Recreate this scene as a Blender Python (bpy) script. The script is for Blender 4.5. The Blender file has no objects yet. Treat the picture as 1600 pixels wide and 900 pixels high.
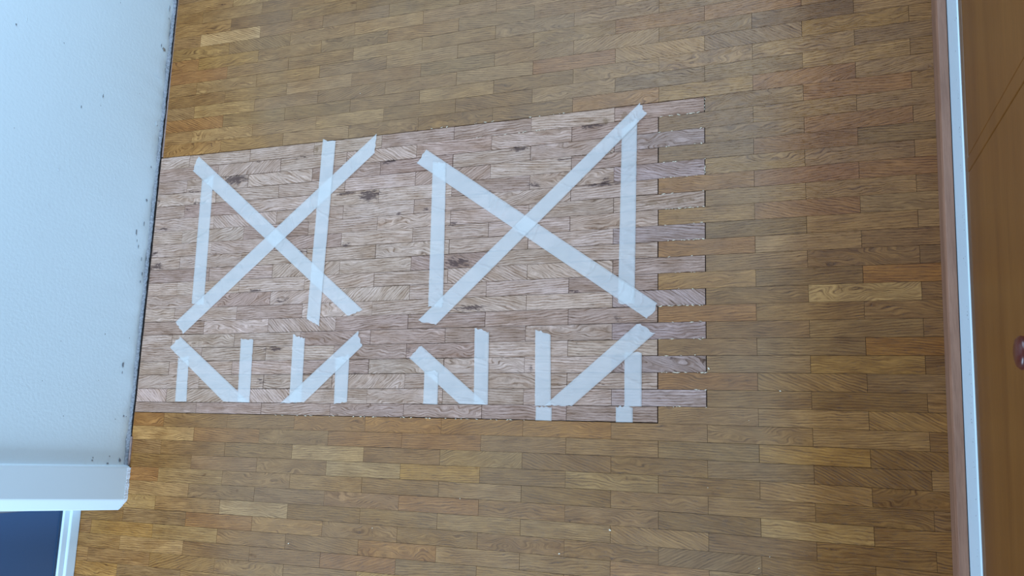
import bpy, bmesh, math, random
from mathutils import Matrix, Vector, noise

# ---------------------------------------------------------------- camera, world, light, exposure
SC = bpy.context.scene
COL = SC.collection
R_ = [[0.9300682, -0.0307789, 0.3660953], [-0.0347959, 0.9846251, 0.1711803], [-0.3657353, -0.171948, 0.9146975]]
C_ = [0.23499, 0.63184, -1.52008]
F_ = 1341.78
cam_d = bpy.data.cameras.new('camera')
cam = bpy.data.objects.new('camera', cam_d); COL.objects.link(cam)
D = Matrix(((1,0,0),(0,-1,0),(0,0,-1)))
RT = Matrix(R_).transposed()
m3 = D @ RT @ D
m = m3.to_4x4(); m.translation = Vector((C_[0], -C_[1], -C_[2]))
cam.matrix_world = m
cam_d.sensor_width = 36.0
cam_d.lens = F_/1600*36
cam_d.clip_start = 0.02
SC.camera = cam

SC.view_settings.view_transform = 'Standard'
SC.view_settings.look = 'None'
SC.view_settings.gamma = 1
SC.view_settings.use_curve_mapping = False
SC.view_settings.exposure = 0.06

wd = bpy.data.worlds.new('world'); SC.world = wd; wd.use_nodes = True
bg = wd.node_tree.nodes['Background']
bg.inputs[0].default_value = (0.60, 0.82, 1.12, 1); bg.inputs[1].default_value = 0.28

def area(name, loc, target, sx, sy, power, col):
    l = bpy.data.lights.new(name, 'AREA'); l.shape = 'RECTANGLE'; l.size = sx; l.size_y = sy
    l.energy = power; l.color = col
    o = bpy.data.objects.new(name, l); COL.objects.link(o); o.location = loc
    o.rotation_euler = (Vector(target)-Vector(loc)).to_track_quat('-Z', 'Y').to_euler()
    return o
area('wall_fill', (-0.30, 0.8, 1.65), (-1.6, -0.3, 0.4), 1.4, 1.1, 34, (0.60, 0.83, 1.12))  # added fill lamp over the corridor, brightens the left wall; no window there
area('doorway_light', (-1.0, -2.3, 1.2), (-1.2, -0.4, 0.3), 0.32, 1.5, 50, (0.60, 0.83, 1.12))

# ---------------------------------------------------------------- helpers
def lin(c):
    return tuple(((v/255)/12.92 if v/255 <= .04045 else ((v/255+.055)/1.055)**2.4) for v in c)
def mat(name): 
    m = bpy.data.materials.new(name); m.use_nodes = True
    return m, m.node_tree, m.node_tree.nodes['Principled BSDF']
def N(t, kind, **kw):
    n = t.nodes.new(kind)
    for k, v in kw.items():
        if k in n.inputs: n.inputs[k].default_value = v
        else: setattr(n, k, v)
    return n
def L(t, a, b): t.links.new(a, b)
def MATH(t, op, a, b=None, clamp=False):
    n = t.nodes.new('ShaderNodeMath'); n.operation = op; n.use_clamp = clamp
    for i, v in enumerate((a, b)):
        if v is None: continue
        if isinstance(v, (int, float)): n.inputs[i].default_value = v
        else: L(t, v, n.inputs[i])
    return n.outputs[0]
def MIX(t, fac, a, b, mode='MIX'):
    n = t.nodes.new('ShaderNodeMix'); n.data_type = 'RGBA'; n.blend_type = mode
    for s, v in ((n.inputs[0], fac), (n.inputs[6], a), (n.inputs[7], b)):
        if isinstance(v, (int, float)): s.default_value = v
        elif isinstance(v, tuple): s.default_value = v if len(v) == 4 else (*v, 1)
        else: L(t, v, s)
    return n.outputs[2]
def RAMP(t, fac, pts):
    n = t.nodes.new('ShaderNodeValToRGB'); L(t, fac, n.inputs[0])
    e = n.color_ramp.elements
    while len(e) < len(pts): e.new(0.5)
    for i, (p, c) in enumerate(pts):
        e[i].position = p; e[i].color = (c, c, c, 1) if isinstance(c, (int, float)) else (*c, 1)
    return n.outputs[0]
def NOISE(t, vec, scale, detail=4, rough=.55, dist=0):
    mp = N(t, 'ShaderNodeMapping'); L(t, vec, mp.inputs[0]); mp.inputs['Scale'].default_value = scale
    n = N(t, 'ShaderNodeTexNoise'); L(t, mp.outputs[0], n.inputs[0])
    n.inputs['Scale'].default_value = 1; n.inputs['Detail'].default_value = detail
    n.inputs['Roughness'].default_value = rough; n.inputs['Distortion'].default_value = dist
    return n.outputs[0]
def BUMP(t, bsdf, hgt, strength, dist):
    b = N(t, 'ShaderNodeBump'); b.inputs['Strength'].default_value = strength; b.inputs['Distance'].default_value = dist
    L(t, hgt, b.inputs['Height']); L(t, b.outputs[0], bsdf.inputs['Normal'])
def mesh(name, verts, faces, mt, parent=None, smooth=False):
    me = bpy.data.meshes.new(name); me.from_pydata(verts, [], faces); me.update()
    if smooth: me.polygons.foreach_set('use_smooth', [True]*len(me.polygons))
    me.materials.append(mt)
    o = bpy.data.objects.new(name, me); COL.objects.link(o)
    if parent: o.parent = parent
    return o
def prop(o, label=None, cat=None, group=None, kind=None):
    for k, v in (('label', label), ('category', cat), ('group', group), ('kind', kind)):
        if v: o[k] = v
    return o
def prism(name, pts_xy, z0, z1, mt, parent=None, bevel=0):
    """vertical prism over a floor outline (counter clockwise)"""
    n = len(pts_xy)
    v = [(x, y, z0) for x, y in pts_xy]+[(x, y, z1) for x, y in pts_xy]
    f = [tuple(range(n-1, -1, -1)), tuple(range(n, 2*n))]+[(i, (i+1) % n, n+(i+1) % n, n+i) for i in range(n)]
    o = mesh(name, v, f, mt, parent)
    if bevel:
        b = o.modifiers.new('bevel', 'BEVEL'); b.width = bevel; b.segments = 2; b.limit_method = 'ANGLE'
    return o
def loft(name, sections, mt, parent=None, bevel=0, cap=True):
    """list of equal length closed rings"""
    v = [p for s in sections for p in s]; n = len(sections[0]); f = []
    for i in range(len(sections)-1):
        for j in range(n):
            a = i*n+j; b = i*n+(j+1) % n; f.append((a, b, b+n, a+n))
    if cap: f += [tuple(range(n-1, -1, -1)), tuple(range(len(v)-n, len(v)))]
    o = mesh(name, v, f, mt, parent)
    bm = bmesh.new(); bm.from_mesh(o.data); bmesh.ops.recalc_face_normals(bm, faces=bm.faces); bm.to_mesh(o.data); bm.free()
    if bevel:
        b = o.modifiers.new('bevel', 'BEVEL'); b.width = bevel; b.segments = 2; b.limit_method = 'ANGLE'
    return o

# ---------------------------------------------------------------- materials
def oak(name, ring, pore, ringdark, poredark, rough, bump, stains=False, wear_and_falloff=True):
    m, t, b = mat(name)
    uv = N(t, 'ShaderNodeUVMap', uv_map='grain').outputs[0]
    tint = N(t, 'ShaderNodeAttribute', attribute_name='tint').outputs['Color']
    figure = N(t, 'ShaderNodeAttribute', attribute_name='figure').outputs['Fac']
    obj = N(t, 'ShaderNodeTexCoord').outputs['Object']
    # wavy growth lines
    w1 = NOISE(t, uv, (9, 22, 1), 2)
    w2 = NOISE(t, uv, (45, 60, 1), 3)
    sep = N(t, 'ShaderNodeSeparateXYZ'); L(t, uv, sep.inputs[0])
    y = MATH(t, 'ADD', sep.outputs[1], MATH(t, 'MULTIPLY', MATH(t, 'SUBTRACT', w1, .5), MATH(t, 'MULTIPLY', figure, .085)))
    y = MATH(t, 'ADD', y, MATH(t, 'MULTIPLY', MATH(t, 'SUBTRACT', w2, .5), .0045))
    s = MATH(t, 'SINE', MATH(t, 'MULTIPLY', y, 6.283/ring))
    r = MATH(t, 'ADD', MATH(t, 'MULTIPLY', s, .5), .5)
    r = MATH(t, 'POWER', r, 2.8)
    mod = NOISE(t, uv, (18, 70, 1), 3)
    r = MATH(t, 'MULTIPLY', r, RAMP(t, mod, [(.34, 0.15), (.62, 1.0)]))
    # fine streaks following the lines
    cmb = N(t, 'ShaderNodeCombineXYZ'); L(t, sep.outputs[0], cmb.inputs[0]); L(t, y, cmb.inputs[1])
    st = NOISE(t, cmb.outputs[0], (26, 430, 1), 5, .68)
    po = NOISE(t, cmb.outputs[0], (75, 760, 1), 3, .65)
    po = RAMP(t, po, [(.53, 0.0), (.66, 1.0)])
    po = MATH(t, 'MULTIPLY', po, MATH(t, 'ADD', MATH(t, 'MULTIPLY', r, .7), .35))
    broad = NOISE(t, uv, (14, 45, 1), 3)
    c = MIX(t, MATH(t, 'MULTIPLY', r, ringdark), tint, MIX(t, 1.0, tint, (.50, .40, .30), 'MULTIPLY'))
    c = MIX(t, RAMP(t, st, [(.36, 0.0), (.64, 1.0)]), MIX(t, 1.0, c, (.74, .70, .65), 'MULTIPLY'), MIX(t, 1.0, c, (1.30, 1.31, 1.32), 'MULTIPLY'))
    c = MIX(t, RAMP(t, broad, [(.34, .75), (.55, 0.0)]), c, MIX(t, 1.0, c, (.74, .67, .58), 'MULTIPLY'))
    blot = NOISE(t, uv, (9, 16, 1), 3)
    c = MIX(t, RAMP(t, blot, [(.45, 0.0), (.62, .5)]), c, MIX(t, 1.0, c, (1.16, 1.20, 1.28), 'MULTIPLY'))
    c = MIX(t, MATH(t, 'MULTIPLY', po, poredark), c, MIX(t, 1.0, c, (.30, .24, .18), 'MULTIPLY'))
    if wear_and_falloff:    # worn, greyed walking areas where the varnish has gone matt
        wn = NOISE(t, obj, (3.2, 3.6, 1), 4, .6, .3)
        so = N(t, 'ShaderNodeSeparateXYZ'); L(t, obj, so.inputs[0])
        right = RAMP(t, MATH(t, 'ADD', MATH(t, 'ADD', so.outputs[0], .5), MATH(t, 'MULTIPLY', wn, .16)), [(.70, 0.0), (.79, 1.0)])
        c = MIX(t, right, c, MIX(t, 1.0, c, (.68, .61, .52), 'MULTIPLY'))  # darker by the cabinet: unworn varnish, plus light falloff painted into the colour
        lane = RAMP(t, MATH(t, 'ADD', MATH(t, 'ADD', MATH(t, 'MULTIPLY', so.outputs[0], .5), .6), MATH(t, 'MULTIPLY', wn, .02)), [(.02, 0.0), (.12, 1.0), (.655, 1.0), (.70, 0.0)])
        wm_ = MATH(t, 'MULTIPLY', RAMP(t, wn, [(.30, .35), (.60, .85)]), lane)
        c = MIX(t, wm_, MIX(t, 1.0, c, (.97, .91, .80), 'MULTIPLY'), MIX(t, .45, c, (.25, .185, .13)))
        kn = NOISE(t, uv, (24, 34, 1), 2)
        c = MIX(t, RAMP(t, kn, [(.72, 0.0), (.80, .7)]), c, MIX(t, 1.0, c, (.45, .33, .24), 'MULTIPLY'))
    if stains:
        sa = N(t, 'ShaderNodeAttribute', attribute_name='stain').outputs['Fac']
        ga = N(t, 'ShaderNodeAttribute', attribute_name='glue').outputs['Fac']
        sn = NOISE(t, cmb.outputs[0], (75, 260, 1), 4, .65)
        k = MATH(t, 'ADD', sa, MATH(t, 'MULTIPLY', MATH(t, 'SUBTRACT', sn, .5), 3.0))
        k = MATH(t, 'MULTIPLY', RAMP(t, k, [(.38, 0.0), (.72, 1.0)]), RAMP(t, sa, [(.05, 0.0), (.3, 1.0)]))
        c = MIX(t, MATH(t, 'MULTIPLY', k, .86), c, (.085, .048, .042))
        gn = NOISE(t, obj, (190, 190, 1), 3, .6)
        g = MATH(t, 'ADD', ga, MATH(t, 'MULTIPLY', MATH(t, 'SUBTRACT', gn, .5), 1.5))
        c = MIX(t, MATH(t, 'MULTIPLY', RAMP(t, g, [(.40, 0.0), (.68, 1.0)]), .62), c, (.23, .135, .07))
        # brownish marks dotted along the raw wood
        sp = NOISE(t, uv, (70, 210, 1), 3, .6)
        c = MIX(t, RAMP(t, sp, [(.67, 0.0), (.76, .65)]), c, (.12, .08, .065))
    L(t, c, b.inputs['Base Color'])
    b.inputs['Roughness'].default_value = rough
    b.inputs['Specular IOR Level'].default_value = .3
    hgt = MATH(t, 'ADD', MATH(t, 'MULTIPLY', po, -.8), MATH(t, 'MULTIPLY', st, .5))
    BUMP(t, b, hgt, bump, .0006)
    return m
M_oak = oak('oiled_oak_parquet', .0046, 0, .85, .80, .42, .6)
M_raw = oak('raw_oak_parquet', .0052, 0, .82, .85, .8, .8, stains=True, wear_and_falloff=False)

def plain(name, col, rough=.6, bump=None, nscale=60, amount=.08, spec=.3):
    m, t, b = mat(name)
    obj = N(t, 'ShaderNodeTexCoord').outputs['Object']
    n = NOISE(t, obj, (nscale,)*3, 4)
    c = MIX(t, RAMP(t, n, [(.3, 0.0), (.7, 1.0)]), tuple(v*(1-amount) for v in col), tuple(min(1, v*(1+amount)) for v in col))
    L(t, c, b.inputs['Base Color']); b.inputs['Roughness'].default_value = rough; b.inputs['Specular IOR Level'].default_value = spec
    if bump: BUMP(t, b, NOISE(t, obj, (bump[0],)*3, 3), bump[1], bump[2])
    return m
M_wall = plain('white_plaster', (.74, .91, .98), .75, (160, .35, .0012), 3.5, .015)
M_plasteredge = plain('chipped_plaster_edge', (.36, .40, .44), .9, (500, .6, .002), 260, .35)
M_paint = plain('white_gloss_paint', (.74, .90, .98), .35, (90, .08, .0006), 5, .01, .4)
M_chalk = plain('crumbled_white_filler', (.74, .80, .84), .9, (700, .8, .002), 400, .12)
M_sub = plain('dark_subfloor_gap_shade', (.035, .026, .022), .95, None, 60, .5)
M_scuff = plain('grey_scuff', (.24, .27, .30), .9, None, 300, .3)
M_chip = plain('bare_plaster_chip', (.30, .28, .25), .9, None, 300, .3)
M_filler = plain('brown_filler_strip', (.30, .215, .19), .7, None, 120, .3)
M_splinter = plain('fresh_oak_splinter', (.88, .76, .58), .7, None, 400, .2)
M_gasket = plain('dark_blue_gasket', (.035, .07, .13), .5, None, 60, .1)
M_knob = plain('dark_red_lacquer', (.10, .018, .010), .3, None, 60, .2, .5)

m, t, b = mat('smoked_glass_panel'); M_glass = m
obj = N(t, 'ShaderNodeTexCoord').outputs['Object']
L(t, MIX(t, NOISE(t, obj, (700, 700, 700), 2), (.042, .100, .200), (.055, .120, .24)), b.inputs['Base Color'])
b.inputs['Roughness'].default_value = .28; b.inputs['Specular IOR Level'].default_value = .45

def longgrain(name, base, dark, sx, sy, rough):
    m, t, b = mat(name)
    obj = N(t, 'ShaderNodeTexCoord').outputs['Object']
    n1 = NOISE(t, obj, sx, 5, .6, .4); n2 = NOISE(t, obj, sy, 4, .6)
    c = MIX(t, RAMP(t, n1, [(.35, 0.0), (.65, 1.0)]), base, dark)
    c = MIX(t, RAMP(t, n2, [(.45, 0.0), (.7, .6)]), c, MIX(t, 1.0, c, (.62, .56, .5), 'MULTIPLY'))
    L(t, c, b.inputs['Base Color']); b.inputs['Roughness'].default_value = rough
    BUMP(t, b, n2, .25, .0006)
    return m
M_skirt = longgrain('oak_skirting', (.36, .175, .105), (.27, .125, .072), (60, 7, 60), (900, 30, 900), .55)
M_veneer = longgrain('orange_beech_veneer', (.24, .088, .014), (.18, .060, .008), (14, 1.2, 14), (420, 9, 420), .35)
M_veneer_edge = longgrain('veneer_edge', (.22, .115, .06), (.15, .075, .04), (30, 3, 30), (600, 20, 600), .45)

# masking tape: slightly see-through crepe paper
m, t, b = mat('masking_tape_paper'); M_tape = m
obj = N(t, 'ShaderNodeTexCoord').outputs['Object']
n = NOISE(t, obj, (30, 30, 30), 4)
c = MIX(t, RAMP(t, n, [(.3, 0.0), (.7, 1.0)]), (.90, .92, .90), (.96, .97, .95))
L(t, c, b.inputs['Base Color']); b.inputs['Roughness'].default_value = .6
uv = N(t, 'ShaderNodeUVMap', uv_map='along').outputs[0]
cr = NOISE(t, uv, (420, 60, 1), 3, .6)
BUMP(t, b, cr, .6, .0008)
tr = N(t, 'ShaderNodeBsdfTransparent'); mx = N(t, 'ShaderNodeMixShader'); mx.inputs[0].default_value = .68
L(t, b.outputs[0], mx.inputs[1]); L(t, tr.outputs[0], mx.inputs[2]); L(t, mx.outputs[0], t.nodes['Material Output'].inputs[0])

# ---------------------------------------------------------------- parquet lattice
W = .03; H = 2.85504
WC = [[-0.07417, -0.01651], [-0.05664, 0.02474], [-0.01295, -0.04366], [1.17413, 0.28293], [-0.0284, 0.49184], [0.06265, 0.02025], [1.15572, 0.23609], [-0.05347, 0.54412], [0.16423, 0.05411], [0.03177, 0.07891]]
TONES = {(-10, -14): 'P', (22, -10): 'P', (23, -9): 'P', (26, -12): 'P', (12, 2): 'P', (25, 1): 'P', (28, -4): 'g', (24, -14): 'p', (26, -6): 'p', (9, 1): 'p', (7, 3): 'p', (23, -3): 'p', (26, -4): 'p', (-9, -9): 'p', (-8, -10): 'g', (-7, -9): 'p', (-6, -8): 'p', (-6, -10): 'g', (-5, -7): 'g', (-2, -10): 'p', (-1, -11): 'p', (-3, -7): 'p', (-4, -6): 'p', (-5, -3): 'p', (-4, -2): 'p', (-4, -14): 'p', (-2, -14): 'p', (22, -14): 'b', (25, -7): 'o', (14, 2): 'g', (20, 2): 'p', (-3, 1): 'p', (-2, 2): 'p', (-1, 3): 'p', (-5, -11): 'p', (19, 1): 'p', (21, -15): 'p', (25, -15): 'p', (27, -13): 'o', (28, -14): 'p', (24, -6): 'p', (22, -6): 'p', (-10, -8): 'g', (-6, -14): 'p', (-3, -5): 'b', (-2, -4): 'p', (-7, -3): 'g', (21, -9): 'o', (24, -8): 'b', (-7, -15): 'o', (11, 3): 'O', (20, -10): 'o', (21, -13): 'o', (5, 3): 'o', (-1, 1): 'o', (20, -4): 'o', (26, 2): 'b', (13, -1): 'o', (3, 1): 'o', (0, 2): 'o', (28, -8): 'o', (29, -9): 'o', (21, -7): 'o', (15, 3): 'O', (9, -1): 'O', (20, -8): 'O', (20, -6): 'O', (11, -1): 'y', (5, -1): 'O', (11, 1): 'b', (-1, -15): 'y', (-8, -14): 'y', (-1, -13): 'y', (10, 2): 'b', (7, -1): 'y', (26, -10): 'b', (21, 1): 'y', (-4, 2): 'y', (16, 2): 'y', (19, -5): 'y', (8, 0): 'b', (-5, -9): 'b', (-3, -9): 'b', (28, -12): 'b', (25, -1): 'b', (26, 0): 'b', (22, 2): 'b', (21, 3): 'b', (-11, -13): 'b', (15, 1): 'g', (13, 1): 'b', (-1, -7): 'b', (-4, -10): 'b', (3, -15): 'b', (9, 3): 'b', (10, 4): 'b', (18, 2): 'b', (-2, -8): 'b', (22, -4): 'b', (22, -2): 'b', (25, -11): 'g', (29, -7): 'g', (-10, -10): 'g', (-9, -11): 'g', (-7, -5): 'g', (-4, 0): 'g', (-7, -11): 'g', (16, 0): 'g', (22, 0): 'g', (27, -1): 'g', (-8, -6): 'g', (-2, 0): 'g', (21, -1): 'g'}
PTONES = {(1, -15): 'd', (4, -14): 'd', (0, -8): 'd', (0, -6): 'd', (1, -7): 'd', (9, -7): 'd', (13, -9): 'd', (2, -10): 'd', (13, -15): 'd', (13, -7): 'd', (14, -8): 'd', (14, -6): 'd', (15, -9): 'd', (0, -2): 'd', (1, -3): 'd', (10, -2): 'd', (13, -3): 'd', (19, -15): 'd', (14, -10): 'd', (13, -5): 'd', (4, -12): 'l', (3, -9): 'l', (5, -9): 'l', (8, -8): 'l', (10, -6): 'l', (11, -5): 'l', (12, -4): 'l', (8, -4): 'l', (11, -11): 'l', (11, -9): 'l', (3, -5): 'l', (16, -6): 'l', (16, -4): 'l', (18, -16): 'l', (3, -15): 'l', (19, -7): 'l', (6, -8): 'l', (7, -5): 'l', (2, -2): 'v', (4, -2): 'v', (8, -2): 'v', (12, -2): 'v', (14, -2): 'v', (16, -2): 'v', (18, -2): 'v'}
STAINS = [(-1.0588, -0.0711, 0.0307, 0.0108, 1), (-1.0003, -0.0339, 0.0107, 0.0024, 0.8), (-1.154, -0.1185, 0.0224, 0.0032, 0.8), (-1.2812, -0.1044, 0.0099, 0.0049, 0.6), (-1.2567, -0.1746, 0.0175, 0.0039, 0.8), (-1.2798, -0.2333, 0.0136, 0.0063, 0.8), (-1.1914, -0.1342, 0.0077, 0.0032, 0.7), (-0.8612, -0.2487, 0.01, 0.0058, 0.9), (-1.2661, -0.2645, 0.0212, 0.0077, 0.9), (-0.9795, -0.3304, 0.0121, 0.0032, 1), (-0.908, -0.3539, 0.0167, 0.0071, 0.7), (-0.9148, -0.4593, 0.0232, 0.0049, 0.8), (-0.9447, -0.5278, 0.015, 0.0083, 0.5), (-0.7576, -0.1263, 0.0224, 0.0033, 1), (-0.7049, -0.136, 0.0235, 0.0114, 1), (-0.6615, -0.0651, 0.0187, 0.0037, 1), (-0.633, -0.1801, 0.0092, 0.0029, 0.8), (-0.5677, -0.1751, 0.0104, 0.0042, 0.6), (-0.3711, -0.0654, 0.0165, 0.0041, 1), (-0.7539, -0.2403, 0.0127, 0.0043, 0.8), (-0.5051, -0.2102, 0.0101, 0.0041, 0.8), (-0.4915, -0.29, 0.0268, 0.0118, 0.8), (-0.4595, -0.3826, 0.033, 0.0052, 0.9), (-0.5925, -0.4635, 0.0059, 0.0065, 0.6), (-0.2183, -0.0338, 0.0257, 0.0034, 0.9), (-0.367, -0.0658, 0.0164, 0.0041, 1), (-0.2728, -0.0958, 0.0144, 0.0027, 0.9), (-0.331, -0.1426, 0.0121, 0.0054, 0.8), (-0.195, -0.1537, 0.0325, 0.0029, 1), (-0.1864, -0.1444, 0.0114, 0.0064, 0.7), (-0.247, -0.3579, 0.0102, 0.0037, 0.9), (-0.3313, -0.502, 0.0078, 0.0062, 0.6), (-0.1613, -0.4131, 0.0144, 0.0119, 0.35), (-0.2033, -0.5301, 0.0313, 0.0036, 0.5), (-0.8184, -0.2537, 0.0147, 0.0043, 0.6), (-0.6086, -0.1352, 0.0122, 0.0042, 0.4), (-0.4344, -0.1488, 0.0168, 0.0041, 0.4), (-0.2848, -0.1989, 0.013, 0.0052, 0.4), (-0.0624, -0.1536, 0.0352, 0.0037, 0.3), (-0.7048, -0.511, 0.0241, 0.0027, 0.4), (-0.8864, -0.034, 0.0305, 0.0076, 0.35), (-0.0513, -0.4189, 0.0284, 0.0047, 0.4), (-0.0514, -0.484, 0.0282, 0.0058, 0.4), (-0.0403, -0.5325, 0.0224, 0.0046, 0.4), (-1.0674, -0.307, 0.0443, 0.0045, 0.35), (-1.1835, -0.0901, 0.0265, 0.0048, 0.4)]
GLUE = [(-0.2198, -0.022, 0.0066, 0.0066, 0.8), (-0.1903, -0.0279, 0.0064, 0.0078, 1), (-0.1527, -0.0218, 0.0076, 0.0091, 1), (-0.1004, -0.1971, 0.0168, 0.0062, 0.8), (-0.0683, -0.1982, 0.0107, 0.0062, 0.6), (-0.0484, -0.196, 0.0106, 0.0062, 0.8), (-0.0274, -0.194, 0.0081, 0.0049, 0.7), (-0.8457, -0.0202, 0.0118, 0.0076, 0.7), (-0.1101, -0.1631, 0.0121, 0.0063, 0.5), (-0.5891, -0.3961, 0.0132, 0.0106, 0.5), (-0.2005, -0.2135, 0.0076, 0.0076, 0.35), (-0.0451, -0.2551, 0.0094, 0.0025, 0.4), (-0.8917, -0.5302, 0.0163, 0.0082, 0.4)]
def warp(k, b):
    X = k*H; Y = b
    s = max(-48, min(14, X))/40; t = (max(-10, min(32, Y))-12)/20
    A = (1, s, t, s*s, s*t, t*t, s**3, s*s*t, s*t*t, t**3)
    return X+sum(a*c[0] for a, c in zip(A, WC)), Y+sum(a*c[1] for a, c in zip(A, WC))
def P_floor(k, b):
    X, Y = warp(k, b); return X*W, -Y*W
def P_patch(k, b):
    X, Y = warp(k, b); u = max(0, min(1, (-3-X)/40))
    Y += .23*u*(b/19) if b <= 19 else .23*u*(20-b)
    return X*W, -Y*W

class Strips:
    def __init__(s): s.v = []; s.f = []; s.uv = []; s.tint = []; s.fig = []; s.st = []; s.gl = []
    def add(s, P, k0, k1, b0, b1, z, col, rnd, fig, ang, gap, nu=1, nv=1, marks=False):
        gk = gap/(H*W); gb = gap/W; base = len(s.v)
        k0 += gk; k1 -= gk; b0 += gb; b1 -= gb
        ca, sa = math.cos(ang), math.sin(ang)
        for j in range(nv+1):
            for i in range(nu+1):
                k = k0+(k1-k0)*i/nu; b = b0+(b1-b0)*j/nv
                x, y = P(k, b); s.v.append((x, y, z))
                u, v = k*H*W, -b*W
                s.uvv.append((u*ca-v*sa+rnd[0], u*sa+v*ca+rnd[1]))
                a = g = 0
                if marks:
                    for (cx, cy, rx, ry, q) in STAINS:
                        dx = (x-cx)/rx; dy = (y-cy)/ry; d = dx*dx+dy*dy
                        if d < 5: a = max(a, q*math.exp(-d*.75))
                    for (cx, cy, rx, ry, q) in GLUE:
                        dx = (x-cx)/rx; dy = (y-cy)/ry; d = dx*dx+dy*dy
                        if d < 5: g = max(g, q*math.exp(-d*.75))
                s.st.append(a); s.gl.append(g)
        n = nu+1
        def face(q): s.f.append(q); s.tint.append(col); s.fig.append(fig)
        for j in range(nv):
            for i in range(nu):
                a = base+j*n+i; face((a+n, a+n+1, a+1, a))
        # sides down into the joint
        ring = [i for i in range(nu)]+[nu+j*n for j in range(nv)]+[nv*n+i for i in range(nu, 0, -1)]+[j*n for j in range(nv, 0, -1)]
        lo = len(s.v)
        for r in ring:
            x, y, _ = s.v[base+r]; s.v.append((x, y, -.008)); s.uvv.append(s.uvv[base+r]); s.st.append(s.st[base+r]); s.gl.append(0)
        m_ = len(ring)
        for i in range(m_):
            face((base+ring[i], base+ring[(i+1) % m_], lo+(i+1) % m_, lo+i))
    uvv = None
    def build(s, name, mt, parent=None):
        o = mesh(name, s.v, s.f, mt, parent); me = o.data
        lay = me.uv_layers.new(name='grain')
        for l in me.loops: lay.data[l.index].uv = s.uvv[l.vertex_index]
        vc = [(1, 1, 1)]*len(s.v); vf = [0.0]*len(s.v)
        for q, c, g in zip(s.f, s.tint, s.fig):
            for i in q: vc[i] = c; vf[i] = g
        flat = []
        for c in vc: flat += [*c, 1]
        me.attributes.new('tint', 'FLOAT_COLOR', 'POINT').data.foreach_set('color', flat)
        me.attributes.new('figure', 'FLOAT', 'POINT').data.foreach_set('value', vf)
        for nm, d in (('stain', s.st), ('glue', s.gl)):
            q = me.attributes.new(nm, 'FLOAT', 'POINT'); q.data.foreach_set('value', d)
        return o

TONE_RGB = {'n': (163, 120, 71), 'P': (190, 149, 97), 'p': (172, 130, 80), 'o': (165, 114, 63), 'O': (167, 114, 54),
            'y': (170, 125, 68), 'b': (153, 111, 63), 'g': (156, 117, 73)}
rg = random.Random(11)
fs = Strips(); fs.uvv = []
KW = -1.2835/W/H
for b in range(-32, 50):
    k = -18 if b % 2 == 0 else -19
    while k < 5:
        k0, k1 = k, k+2; kk = k; k += 2
        tone = TONES.get((b, kk), rg.choice('nnnnnnpbbyog'))
        base = TONE_RGB[tone]; j = 1+rg.gauss(0, .022)
        col = tuple(v*j for v in base); col = lin((col[0], col[1]*(1+rg.gauss(0, .006)), col[2]*(1+rg.gauss(0, .025))))
        rnd = (rg.uniform(0, 40), rg.uniform(0, 40)); fig = rg.choice((.05, .12, .2, .3, .5, .9)); ang = rg.gauss(0, .05)+(rg.uniform(-.55, .55) if rg.random() < .16 else 0)
        if 0 <= b < 20:
            end = (0 if b % 2 == 0 else -1)
            if k0 < end: continue
        kw = KW if b >= 0 else -1.279/W/H
        if b < 24 and k0 < kw: k0 = kw
        if k0 < -16.48: k0 = -16.48
        if k1 > 4.58: k1 = 4.58
        if k1-k0 < .05: continue
        fs.add(P_floor, k0, k1, b, b+1, rg.uniform(-.00012, .00012), col, rnd, fig, ang, rg.uniform(.00016, .00036), 2, 1)
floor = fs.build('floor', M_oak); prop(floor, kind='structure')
sub = mesh('subfloor', *(lambda x0, x1, y0, y1, z0, z1: ([(x0, y0, z0), (x1, y0, z0), (x1, y1, z0), (x0, y1, z0), (x0, y0, z1), (x1, y0, z1), (x1, y1, z1), (x0, y1, z1)],
     [(3, 2, 1, 0), (4, 5, 6, 7), (0, 1, 5, 4), (1, 2, 6, 5), (2, 3, 7, 6), (3, 0, 4, 7)]))(-1.5, .5, -1.5, .98, -.03, -.0035), M_sub, floor)

# the pale, unfinished strips let into the floor
ps = Strips(); ps.uvv = []
PT = {'n': (189, 159, 140), 'd': (177, 146, 129), 'l': (197, 167, 149), 'v': (177, 150, 139)}
rg = random.Random(5)
for b in range(0, 20):
    k = -16 if b % 2 == 0 else -15
    end = 0 if b % 2 == 0 else -1
    while k < end:
        k0, k1 = max(k, KW+.01), min(k+2, end)
        kk = k; k += 2
        if k1-k0 < .03: continue
        tone = PTONES.get((b, kk), rg.choice('nnnnld'))
        if b == 19: tone = 'd'
        base = PT[tone]; j = 1+rg.gauss(0, .016)
        col = lin((base[0]*j, base[1]*j*(1+rg.gauss(0, .003)), base[2]*j*(1+rg.gauss(0, .006))))
        rnd = (rg.uniform(0, 40), rg.uniform(0, 40)); fig = rg.choice((.1, .2, .3, .5, .9)); ang = rg.gauss(0, .05)+(rg.uniform(-.7, .7) if rg.random() < .2 else 0)
        nu = max(3, int((k1-k0)*14))
        if k1 == end: k1 -= .011
        ps.add(P_patch, k0, k1, b+(.03 if b == 0 else 0), b+1-(.03 if b == 19 else 0), .0004+rg.uniform(-.0003, .0003), col, rnd, fig, ang, rg.choice((.00025, .0004, .0005, .0007)), nu, 12, True)
patch = ps.build('parquet_patch', M_raw)
prop(patch, 'pale pinkish unfinished oak parquet patch with ten interlocking fingers, set into the varnished floor', 'parquet patch')

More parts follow.
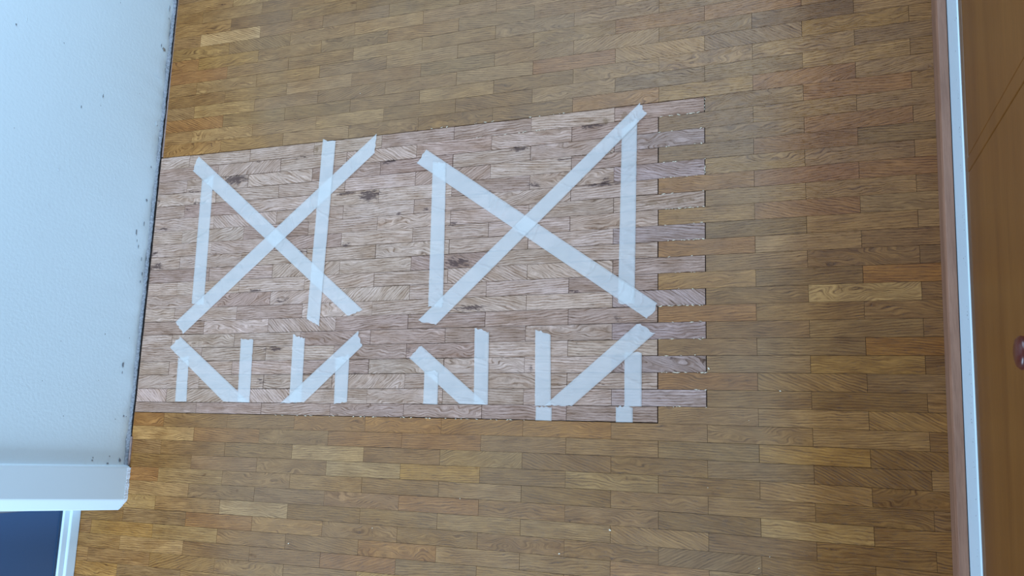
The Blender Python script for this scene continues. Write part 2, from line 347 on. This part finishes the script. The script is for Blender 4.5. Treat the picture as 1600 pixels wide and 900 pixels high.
# torn light fibres along the sawn edges of the patch
def fibres(edges, parent):
    v = []; f = []; r = random.Random(3)
    for (P0, P1, dens) in edges:
        Ln = math.dist(P0, P1); n = int(Ln*dens)
        for _ in range(n):
            a = r.random(); x = P0[0]+(P1[0]-P0[0])*a; y = P0[1]+(P1[1]-P0[1])*a
            dx, dy = (P1[0]-P0[0])/Ln, (P1[1]-P0[1])/Ln
            l = r.uniform(.002, .009); th = r.gauss(0, .22); wd_ = r.uniform(.0003, .0009)
            ux, uy = dx*math.cos(th)-dy*math.sin(th), dx*math.sin(th)+dy*math.cos(th)
            x += r.gauss(0, .0005); y += r.gauss(0, .0005); i = len(v)
            z = .0009
            v += [(x-ux*l/2, y-uy*l/2, z), (x-uy*wd_, y+ux*wd_, z+.0004), (x+ux*l/2, y+uy*l/2, z+r.uniform(0, .0012)), (x+uy*wd_, y-ux*wd_, z), (x, y, z+.0009)]
            f += [(i, i+1, i+4), (i+1, i+2, i+4), (i+2, i+3, i+4), (i+3, i, i+4)]
    return prop(mesh('splintered_edge', v, f, M_splinter, parent), kind='stuff')
E = []
for b in range(0, 19, 2):
    a0 = P_patch(-1, b); a1 = P_patch(0, b); c0 = P_patch(-1, b+1); c1 = P_patch(0, b+1)
    E += [(c0, c1, 190 if b in (0, 6, 8, 12, 16) else 60), (a0, a1, 40 if b else 15), (a1, c1, 220 if b in (0, 4) else 25)]
E += [(P_patch(-11, 20), P_patch(-3.5, 20), 55), (P_patch(-7, 0), P_patch(-3, 0), 45), (P_patch(-5.5, 1), P_patch(-3.2, 1), 70), (P_patch(-3, 3), P_patch(-2, 3), 40)]
fibres(E, patch)

# ---------------------------------------------------------------- left wall, its corner post and the glazed door
WX = -1.2915
v = []; f = []
ys = [.98-i*.005 for i in range(int((.98+.728)/.005)+1)]
zs = [.0032, .0045, .006, .009, .013, .02, .035, .08, .3, .8, 1.6, 2.4]
for i, y in enumerate(ys):
    n1 = noise.noise(Vector((y*14, 3.1, 0))); n2 = noise.noise(Vector((y*90, 7.7, 0)))
    for j, z in enumerate(zs):
        q = max(0, 1-(z-.003)/.022)
        x = WX+.0012*noise.noise(Vector((y*30, z*40, 1)))*(1 if z < .06 else 0)-q*q*(.0035+.0025*n1+.0018*n2)
        if -.70 < y and z < .08: pass
        zz = z+(.0022*n2+.0016*n1+.0008 if j == 0 else 0)
        v.append((x, y, zz))
nz = len(zs)
for i in range(len(ys)-1):
    for j in range(nz-1):
        a = i*nz+j; f.append((a, a+1, a+nz+1, a+nz))
# back and underside
nb = len(v)
for y in ys: v += [(WX-.12, y, .003), (WX-.12, y, 2.4)]
for i in range(len(ys)-1):
    a = nb+2*i; f += [(a, a+2, a+3, a+1), (i*nz, (i+1)*nz, a+2, a), (i*nz+nz-1, a+1, a+3, (i+1)*nz+nz-1)]
f += [tuple([j for j in range(nz-1, -1, -1)]+[nb, nb+1]), tuple([(len(ys)-1)*nz+j for j in range(nz)]+[nb+2*len(ys)-1, nb+2*len(ys)-2])]
wall = mesh('wall_left', v, f, M_wall, None, True); prop(wall, kind='structure')

# ragged plaster lip showing at the foot of the wall
v = []; f = []
for i, y in enumerate(ys):
    n1 = noise.noise(Vector((y*22, 9.1, 0))); n2 = noise.noise(Vector((y*140, 1.7, 0)))
    tx = .0028+.0018*n1+.0016*n2; top = .006+.004*n1+.003*n2
    v += [(WX-.006, y, .0005), (WX-.002+tx, y, .0002), (WX-.0012+tx*.5, y, top*.5), (WX-.0022, y, top+.002)]
for i in range(len(ys)-1):
    for j in range(3):
        a = i*4+j; f.append((a, a+1, a+5, a+4))
mesh('plaster_lip', v, f, M_plasteredge, wall)

# chips and scuffs in the wall paint: (y, z, half length along y, half height, tone)
WM = [(0.2696, 0.0246, 0.0064, 0.0082, 'c'), (0.2753, 0.0337, 0.0064, 0.0022, 's'), (0.1487, 0.4075, 0.0028, 0.0035, 's'), (0.1702, 0.3861, 0.0067, 0.0023, 'w'), (0.1608, 0.2959, 0.0016, 0.0017, 's'), (0.1734, 0.3121, 0.0029, 0.0024, 'w'), (0.0871, 0.1827, 0.0059, 0.0019, 's'), (0.0417, 0.2348, 0.0057, 0.0015, 's'), (0.133, 0.083, 0.0014, 0.0013, 's'), (0.0632, 0.1864, 0.0016, 0.0012, 's'), (0.0816, 0.0218, 0.0078, 0.0041, 'w'), (0.0777, 0.0192, 0.0017, 0.0022, 's'), (0.3524, 0.0189, 0.0026, 0.0026, 's'), (0.3802, 0.0205, 0.0113, 0.0018, 's'), (-0.0587, 0.3816, 0.0012, 0.0013, 's'), (0.3191, 0.1661, 0.0014, 0.0016, 's'), (-0.0277, 0.0251, 0.0047, 0.0021, 's'), (-0.1098, 0.0278, 0.0047, 0.0031, 's'), (-0.1916, 0.0478, 0.009, 0.0026, 's'), (-0.0857, 0.1244, 0.0045, 0.0028, 'w'), (-0.2606, 0.2943, 0.0015, 0.0031, 'w'), (-0.1896, 0.2848, 0.0028, 0.0061, 'w'), (-0.1098, 0.2699, 0.0055, 0.0047, 'w'), (-0.2835, 0.0177, 0.0061, 0.0021, 's'), (-0.3023, 0.0209, 0.0046, 0.0021, 's'), (-0.4968, 0.045, 0.0087, 0.0035, 's'), (-0.514, 0.0445, 0.0045, 0.0015, 's'), (-0.6101, 0.0274, 0.003, 0.003, 's'), (-0.6113, 0.0198, 0.0016, 0.002, 's'), (-0.6156, 0.1866, 0.0015, 0.0021, 's'), (-0.4346, 0.1041, 0.0015, 0.0018, 's'), (-0.4349, 0.035, 0.0016, 0.0017, 's'), (-0.4159, 0.1748, 0.0018, 0.0017, 'w'), (-0.4629, 0.2147, 0.0011, 0.0013, 's'), (-0.5472, 0.247, 0.0012, 0.0014, 's'), (-0.5358, 0.1073, 0.0012, 0.0014, 's'), (-0.4655, 0.1033, 0.0012, 0.0014, 'w'), (-0.3553, 0.2238, 0.0013, 0.0014, 'w'), (-0.6179, 0.05, 0.0013, 0.002, 's'), (-0.7011, 0.0994, 0.0022, 0.0022, 's'), (-0.6988, 0.0547, 0.0023, 0.002, 's'), (-0.7065, 0.1003, 0.0016, 0.0036, 's'), (-0.7139, 0.0579, 0.0023, 0.0055, 's'), (-0.2712, 0.1057, 0.0044, 0.002, 'w'), (-0.2704, 0.2102, 0.0042, 0.0021, 'w'), (0.0806, 0.4019, 0.0021, 0.0022, 'w'), (0.196, 0.0312, 0.0011, 0.014, 'w'), (0.2311, 0.0067, 0.0049, 0.0014, 's'), (0.223, 0.014, 0.0025, 0.0014, 's'), (-0.706, 0.025, 0.0058, 0.0048, 's'), (-0.25, 0.0242, 0.0061, 0.0017, 's'), (-0.2226, 0.0377, 0.0075, 0.0017, 's'), (-0.1669, 0.0279, 0.0076, 0.0017, 's'), (-0.2102, 0.0433, 0.0046, 0.0013, 's')]
def blob(name, marks, mt, x, parent):
    v = []; f = []; r = random.Random(8)
    for (y, z, ry, rz) in marks:
        n = 12; i0 = len(v); v.append((x+.0003, y, z))
        for a in range(n):
            q = r.uniform(.35, .95); th = a/n*2*math.pi
            v.append((x, y+ry*q*math.cos(th), z+rz*q*math.sin(th)))
        f += [(i0, i0+1+a, i0+1+(a+1) % n) for a in range(n)]
    return mesh(name, v, f, mt, parent)
blob('scuff_mark', [w_[:4] for w_ in WM if w_[4] == 's'], M_scuff, WX+.0013, wall)
blob('plaster_chip', [w_[:4] for w_ in WM if w_[4] == 'c'], M_chip, WX+.0013, wall)
blob('paint_bump', [w_[:4] for w_ in WM if w_[4] == 'w'], M_paint, WX+.0004, wall)

# narrow strips packed into the joint at the foot of the wall
def batten(name, y0, y1, x0, x1, z0, z1):
    o = prism(name, [(x0, y0), (x1, y0), (x1, y1), (x0, y1)], z0, z1, M_filler, None, .0006); prop(o, kind='structure'); return o
batten('trim_2', .0045, .60, -1.2870, -1.2797, -.0034, -.0002)
batten('trim_3', -.7185, -.655, -1.2888, -1.2842, -.0034, .0030)

# white corner post beside the door: flat face, small rounded edge on one side, wide bevel on the other
post = [(-1.296, -.7170), (-1.2845, -.7212), (-1.2822, -.7255), (-1.2822, -.7935), (-1.2840, -.7965), (-1.3000, -.8155), (-1.3040, -.8175), (-1.4400, -.8190), (-1.4400, -.7170)]
post = post[::-1]
rp = random.Random(2)
secs = []
for z in (.0005, .0045, .3, 2.4):
    ring = []
    for (x, y) in post: ring.append((x, y+z*(.026 if y > -.76 else .054), z))
    secs.append(ring)
tp = loft('trim_1', secs, M_paint, None, .0012); prop(tp, kind='structure')
# crumbling filler at its foot
v = []; f = []
pts = [(-1.2822, -.724+.0)]+[(-1.2822, -.724-.0695*i/36) for i in range(1, 37)]+[(-1.2822-.0200*i/14, -.7935-.0225*i/14) for i in range(1, 12)]
for i, (x, y) in enumerate(pts):
    n2 = noise.noise(Vector((i*.83, 1.7, 0))); n3 = noise.noise(Vector((i*.31, 5.7, 0)))
    o_ = .0016+.0016*n2+.0012*n3
    nx, ny = (1, 0) if i <= 36 else (.7, -.7)
    v += [(x+nx*o_, y+ny*o_, .0003), (x+nx*o_*.8, y+ny*o_*.8, .002+.002*n3), (x+nx*.0003, y+ny*.0003, .0085+.003*n2), (x-nx*.002, y-ny*.002, .0085)]
for i in range(len(pts)-1):
    for j in range(3):
        a = i*4+j; f.append((a, a+1, a+5, a+4))
mesh('crumbled_foot', v, f, M_chalk, tp)

# glazed door standing back in the opening
DX = -1.413
door = bpy.data.objects.new('door_1', None); COL.objects.link(door); door.location = (DX, -1.15, 0); prop(door, kind='structure')
def child_prism(name, sec_xz, y0, y1, mt, bev=0):
    secs = [[(x-door.location.x, y-door.location.y, z) for x, z in sec_xz] for y in (y0, y1)]
    return loft(name, secs, mt, door, bev)
child_prism('threshold_rail', [(DX, .001), (DX, .024), (DX-.0035, .0275), (DX-.045, .0275), (DX-.045, .001)], -1.5, -.8191, M_paint, .001)
child_prism('bottom_rail', [(DX-.004, .0275), (DX-.0045, .0405), (DX-.0075, .0425), (DX-.04, .0425), (DX-.04, .0275)], -1.5, -.8191, M_paint, .0008)
child_prism('gasket', [(DX-.009, .0425), (DX-.0085, .0485), (DX-.03, .0485), (DX-.03, .0425)], -1.5, -.8191, M_gasket)
child_prism('glass_panel', [(DX-.011, .0485), (DX-.011, 1.9), (DX-.022, 1.9), (DX-.022, .0485)], -1.5, -.8191, M_glass)

# ---------------------------------------------------------------- right side: oak skirting, low white plinth and the orange wooden cabinet above
def FX(y, o): return .3813+(y-.127)*.0159+o
def side(name, sec, y0, y1, mt, parent=None, bev=0, lean=0):
    return loft(name, [[(FX(y, o)-(parent.location.x if parent else 0), y-(parent.location.y if parent else 0), z) for o, z in sec] for y in (y0, y1)], mt, parent, bev)
sk = side('baseboard_right', [(0, 0.0002), (0, .066), (.0025, .0715), (.0155, .0715), (.0155, .0002)], -1.5, .98, M_skirt, None, .0012); prop(sk, kind='structure')
cab = bpy.data.objects.new('cabinet', None); COL.objects.link(cab); cab.location = (.50, -.25, 0)
prop(cab, 'orange-brown wooden cabinet with inset doors on a white plinth, behind the oak skirting', 'cabinet')
pl = side('plinth', [(.0165, 0), (.0165, .190), (.0172, .1925), (.30, .1925), (.30, 0)], -1.45, .93, M_paint, cab, .0008); pl['label'] = 'white painted plinth'
v = []; f = []; r = random.Random(4)
for i in range(95):
    y = r.uniform(-.95, .25); z = .168+r.gauss(0, .008); rr = r.uniform(.0006, .0016); i0 = len(v)
    if z > .187: continue
    v.append((FX(y, .0161)-cab.location.x, y-cab.location.y, z))
    for a in range(7):
        q = r.uniform(.4, 1.2); th = a/7*6.283; yy = y+rr*q*math.cos(th)*.8
        v.append((FX(yy, .0163)-cab.location.x, yy-cab.location.y, z+rr*q*math.sin(th)*1.6))
    f += [(i0, i0+1+(a+1) % 7, i0+1+a) for a in range(7)]
prop(mesh('scuff_mark', v, f, M_scuff, pl), kind='stuff').location = (0, 0, 0)
side('bottom_rail', [(.0185, .1925), (.0185, .222), (.30, .222), (.30, .1925)], -1.45, .93, M_veneer_edge, cab, .0008)
side('carcass', [(.040, .222), (.040, 2.1), (.30, 2.1), (.30, .222)], -1.45, .93, M_sub, cab)  # dark colour stands in for the shade inside the door gaps
side('top_board', [(.012, 2.1), (.012, 2.125), (.31, 2.125), (.31, 2.1)], -1.46, .94, M_veneer, cab, .002)
# stile between the doors: lower end / upper end along the cabinet face
def panel(name, quad, o, th, mt):
    vs = []
    for dd in (o, o+th):
        for (y, z) in quad: vs.append((FX(y, dd)-cab.location.x, y-cab.location.y, z))
    ob = mesh(name, vs, [(0, 1, 2, 3), (7, 6, 5, 4), (0, 4, 5, 1), (1, 5, 6, 2), (2, 6, 7, 3), (3, 7, 4, 0)], mt, cab)
    bm = bmesh.new(); bm.from_mesh(ob.data); bmesh.ops.recalc_face_normals(bm, faces=bm.faces); bm.to_mesh(ob.data); bm.free()
    bv = ob.modifiers.new('bevel', 'BEVEL'); bv.width = .0012; bv.segments = 2
    return ob
sl = .0945    # measured lean of the stile
def sy(y, z): return y-(z-.224)*sl
z0, z1 = .2226, 2.09
panel('stile', [(sy(-.2275, z0), z0), (sy(-.2275, z1), z1), (sy(-.2485, z1), z1), (sy(-.2485, z0), z0)], .0185, .02, M_veneer)
d1 = panel('door', [(.93, z0+.0022), (.93, z1-.001), (sy(-.2258, z1), z1-.001), (sy(-.2258, z0), z0+.0022)], .0193, .018, M_veneer)
d2 = panel('door', [(sy(-.2497, z0), z0+.0004), (sy(-.2497, z1), z1-.001), (-1.449, z1-.001), (-1.449, z0+.0004)], .0187, .018, M_veneer)
# turned knob on the near door
rings = []
kc = (FX(-.546, .0187), -.546, .672)
for (r, d) in ((.010, 0), (.0095, .003), (.0085, .007), (.010, .011), (.0145, .015), (.0150, .019), (.0120, .0225), (.006, .024)):
    rings.append([(kc[0]-d-cab.location.x, kc[1]+r*math.cos(a*math.pi/12)-cab.location.y, kc[2]+r*math.sin(a*math.pi/12)) for a in range(24)])
kn = loft('knob', rings, M_knob, cab); kn['label'] = 'dark red knob'
kn.data.polygons.foreach_set('use_smooth', [True]*len(kn.data.polygons))
kn.parent = d2

# ---------------------------------------------------------------- masking tape
TAPES = [
    ([(-1.1235, -0.0542), (-1.1566, -0.0645), (-1.152, -0.3539), (-1.1169, -0.3593)], 0, 'left upright tape strip of the smaller crossed figure, nearest the white wall'),
    ([(-1.1731, -0.0039), (-1.1838, -0.0404), (-0.7379, -0.3927), (-0.7034, -0.3801)], 1, 'tape diagonal from top left to lower right of the smaller crossed figure near the wall'),
    ([(-1.1664, -0.4237), (-1.1927, -0.3969), (-0.6952, -0.0006), (-0.6971, -0.0433)], 2.5, 'tape diagonal from bottom left to the torn upper right end of the smaller crossed figure'),
    ([(-0.7956, -0.0076), (-0.8291, 0.0002), (-0.8373, -0.3945), (-0.8052, -0.4143)], 4, 'right upright tape strip of the smaller crossed figure, crossing over both its diagonals'),
    ([(-0.5257, -0.0804), (-0.5567, -0.0769), (-0.551, -0.3789), (-0.5182, -0.3798)], 2, 'crumpled left upright tape strip of the larger crossed figure'),
    ([(-0.5723, -0.0477), (-0.5956, -0.0733), (-0.1062, -0.4131), (-0.087, -0.3855)], 1, 'long tape diagonal from upper left to lower right of the larger crossed figure'),
    ([(-0.532, -0.4154), (-0.5726, -0.4056), (-0.123, 0.0004), (-0.1094, -0.0229)], 3, 'long tape diagonal of the larger crossed figure with a folded tip beside the topmost finger'),
    ([(-0.1278, -0.0271), (-0.1574, -0.0443), (-0.1617, -0.381), (-0.1305, -0.3867)], 0, 'wrinkled right upright tape strip of the larger crossed figure, nearest the interlocking fingers'),
    ([(-1.1749, -0.4294), (-1.2022, -0.4538), (-1.0382, -0.5733), (-0.9684, -0.5744)], 1, 'white masking tape diagonal of the first small zigzag beside the white wall'),
    ([(-1.1448, -0.4745), (-1.1754, -0.4772), (-1.1723, -0.5751), (-1.1399, -0.5747)], 0, 'short creased tape strip, left upright of the first small zigzag beside the wall'),
    ([(-0.972, -0.4393), (-1.0054, -0.4374), (-1.0006, -0.5735), (-0.9685, -0.5737)], 2, 'short tape strip with ragged top, right upright of the first small zigzag from the wall'),
    ([(-0.8392, -0.4382), (-0.8699, -0.4296), (-0.867, -0.5703), (-0.8365, -0.5719)], 2, 'short tape strip with torn notched top, left upright of the second small zigzag'),
    ([(-0.8301, -0.5725), (-0.8877, -0.5739), (-0.7109, -0.4253), (-0.6981, -0.456)], 3, 'tape diagonal of the second small zigzag, wide at its foot and creased at its tip'),
    ([(-0.7274, -0.4729), (-0.7607, -0.4806), (-0.7575, -0.5721), (-0.7262, -0.5717)], 1, 'short right upright tape strip of the second small zigzag, below its creased diagonal tip'),
    ([(-0.5626, -0.4567), (-0.5871, -0.4815), (-0.4745, -0.57), (-0.4153, -0.571)], 1, 'white masking tape diagonal of the third small zigzag, wrinkled at its lower right foot'),
    ([(-0.5217, -0.507), (-0.5527, -0.507), (-0.5521, -0.5711), (-0.5205, -0.5719)], 2, 'shortest upright white masking tape strip, left side of the third small zigzag'),
    ([(-0.4166, -0.4314), (-0.4475, -0.4234), (-0.4434, -0.5695), (-0.4139, -0.5709)], 2, 'tall right upright tape strip of the third small zigzag, rising above its diagonal'),
    ([(-0.2908, -0.4371), (-0.3217, -0.4299), (-0.3185, -0.5713), (-0.2869, -0.5708)], 2, 'tall tape strip with rounded torn top, left upright of the fourth small zigzag'),
    ([(-0.2454, -0.5702), (-0.3001, -0.571), (-0.1244, -0.4203), (-0.0927, -0.4389)], 3, 'broad white masking tape diagonal of the fourth small zigzag, wrinkled near its square upper end'),
    ([(-0.117, -0.4733), (-0.1489, -0.472), (-0.148, -0.5698), (-0.1166, -0.5694)], 1, 'short right upright tape strip of the fourth small zigzag beneath its broad diagonal'),
    ([(-0.1328, -0.5702), (-0.164, -0.5701), (-0.1637, -0.598), (-0.1326, -0.5979)], 0, 'small square of tape on the bottom border strip, nearest the right corner of the patch'),
    ([(-0.2856, -0.572), (-0.3172, -0.5725), (-0.3171, -0.5979), (-0.2856, -0.5984)], 0, 'small square of tape on the bottom border strip under the fourth zigzag left upright')]
for ti, (q, layer, label) in enumerate(TAPES):
    r = random.Random(100+ti)
    (ax, ay), (bx, by), (cx, cy), (dx, dy) = q          # start right, start left, end left, end right
    Ln = math.dist(q[1], q[2]); Wd = .5*(math.dist(q[0], q[1])+math.dist(q[2], q[3]))
    nu = max(10, int(Ln/.0016)); nv = 8
    zb = .0013+layer*.0006
    crs = [(r.random(), r.uniform(-.25, .25), r.uniform(.0007, .0018)) for _ in range(int(Ln/.045)+1)]
    if 'wrinkl' in label or 'crumpled' in label or 'folded' in label:
        crs += [((r.uniform(.80, .97) if ti in (6, 18) else (r.choice((r.uniform(0, .2), r.uniform(.75, 1))) if ti in (4, 14) else r.random())), r.uniform(-.6, .6), r.uniform(.0009, .0019)) for _ in range(6 if ti != 7 else 16)]
    v = []; f = []; uvs = []
    sd = r.uniform(0, 99)
    j0 = [r.uniform(-.0026, .0026) for _ in range(nv+1)]; j1 = [r.uniform(-.0026, .0026) for _ in range(nv+1)]
    flat_end = ti in (8, 9, 10, 11, 14, 15, 16, 17, 19, 20, 21)
    for i in range(nu+1):
        for j in range(nv+1):
            u = i/nu; s_ = j/nv
            uu = u+(j0[j]*(1-u)+(0 if flat_end else j1[j])*u)/Ln
            lx = bx+(cx-bx)*uu; ly = by+(cy-by)*uu; rx = ax+(dx-ax)*uu; ry = ay+(dy-ay)*uu
            e = .0002*noise.noise(Vector((u*Ln*60, sd, 0)))
            x = lx+(rx-lx)*s_+e; y = ly+(ry-ly)*s_+e
            z = zb+.0002*noise.noise(Vector((x*45, y*45, sd)))
            yb = -y/W; db = (yb-round(yb))*W
            z += .00045*((round(yb)*7919 % 10)/10)*math.exp(-(db/.0013)**2)
            for (cu, sk_, hh) in crs:
                dd = ((u-cu)*Ln-(s_-.5)*Wd*sk_*2)/.0016
                if abs(dd) < 3: z += hh*math.exp(-dd*dd)*(.35+.65*abs(math.sin(s_*5+cu*9)))
            v.append((x, y, z)); uvs.append((u*Ln+sd, s_*Wd))
    n = nv+1
    for i in range(nu):
        for j in range(nv):
            a = i*n+j; f.append((a, a+n, a+n+1, a+1))
    o = mesh('masking_tape', v, f, M_tape, None, True)
    if o.data.polygons[0].normal.z < 0: o.data.flip_normals()
    lay = o.data.uv_layers.new(name='along')
    for l in o.data.loops: lay.data[l.index].uv = uvs[l.vertex_index]
    sm = o.modifiers.new('thickness', 'SOLIDIFY'); sm.thickness = .00015; sm.offset = -1
    prop(o, label, 'tape', 'masking tape strips stuck on the pale patch')

# ---------------------------------------------------------------- crumbs lying on the floor
CRUMBS = [(-0.1727, -0.7861, 0.0045), (-0.2654, -0.8333, 0.0035), (0.1199, -0.54, 0.003), (-0.8443, -0.8569, 0.0028), (-0.6514, -0.814, 0.0022), (-0.4651, -0.7479, 0.002), (0.0015, -0.5022, 0.004), (0.0978, -0.8109, 0.0016), (0.0802, -0.8305, 0.0018), (-0.0018, -0.705, 0.0015), (-0.7434, 0.0982, 0.002), (-0.8459, -0.6636, 0.0012), (0.0678, -0.5902, 0.0012)]
CL = ['largest pale crumb on the varnished floor, bottom centre of the photo', 'pale crumb just lower left of the largest crumb, near the bottom edge', 'pale crumb on brown parquet between the lowest fingers and the right skirting', 'pale crumb alone on the lower left floor beside the palest strip, near the bottom edge', 'small crumb on the swirled strip, right of the crumb near the bottom left', 'tiny crumb on a reddish strip below the second half of the patch', 'pale splinter at the tip of the ninth finger from the top', 'tiny crumb at the bottom edge, lower right of the largest crumb', 'tiny crumb at the very bottom edge, the lowest in the photo', 'tiny crumb directly above the lowest ones, below the last finger', 'tiny pale splinter on the floor above the smaller crossed figure', 'tiny crumb just below the patch near its left end', 'tiny crumb on the floor right of the lowest finger']
for i, (x, y, s_) in enumerate(CRUMBS):
    bm = bmesh.new(); bmesh.ops.create_icosphere(bm, subdivisions=2, radius=1)
    r = random.Random(i)
    for v_ in bm.verts:
        n_ = 1+.55*noise.noise(v_.co*1.6+Vector((i*3.3, 0, 0)))
        v_.co = Vector((v_.co.x*n_, v_.co.y*n_*.55, max(-.35, v_.co.z*n_*.4)))
    th = r.uniform(0, 3); 
    for v_ in bm.verts:
        c_ = v_.co*s_*.55; v_.co = Vector((c_.x*math.cos(th)-c_.y*math.sin(th), c_.x*math.sin(th)+c_.y*math.cos(th), c_.z+.35*s_*.55))
    me = bpy.data.meshes.new('floor_crumb'); bm.to_mesh(me); bm.free(); me.materials.append(M_splinter)
    o = bpy.data.objects.new('wood_crumb', me); COL.objects.link(o); o.location = (x, y, .0002)
    prop(o, CL[i], 'crumb', 'pale crumbs scattered on the parquet')
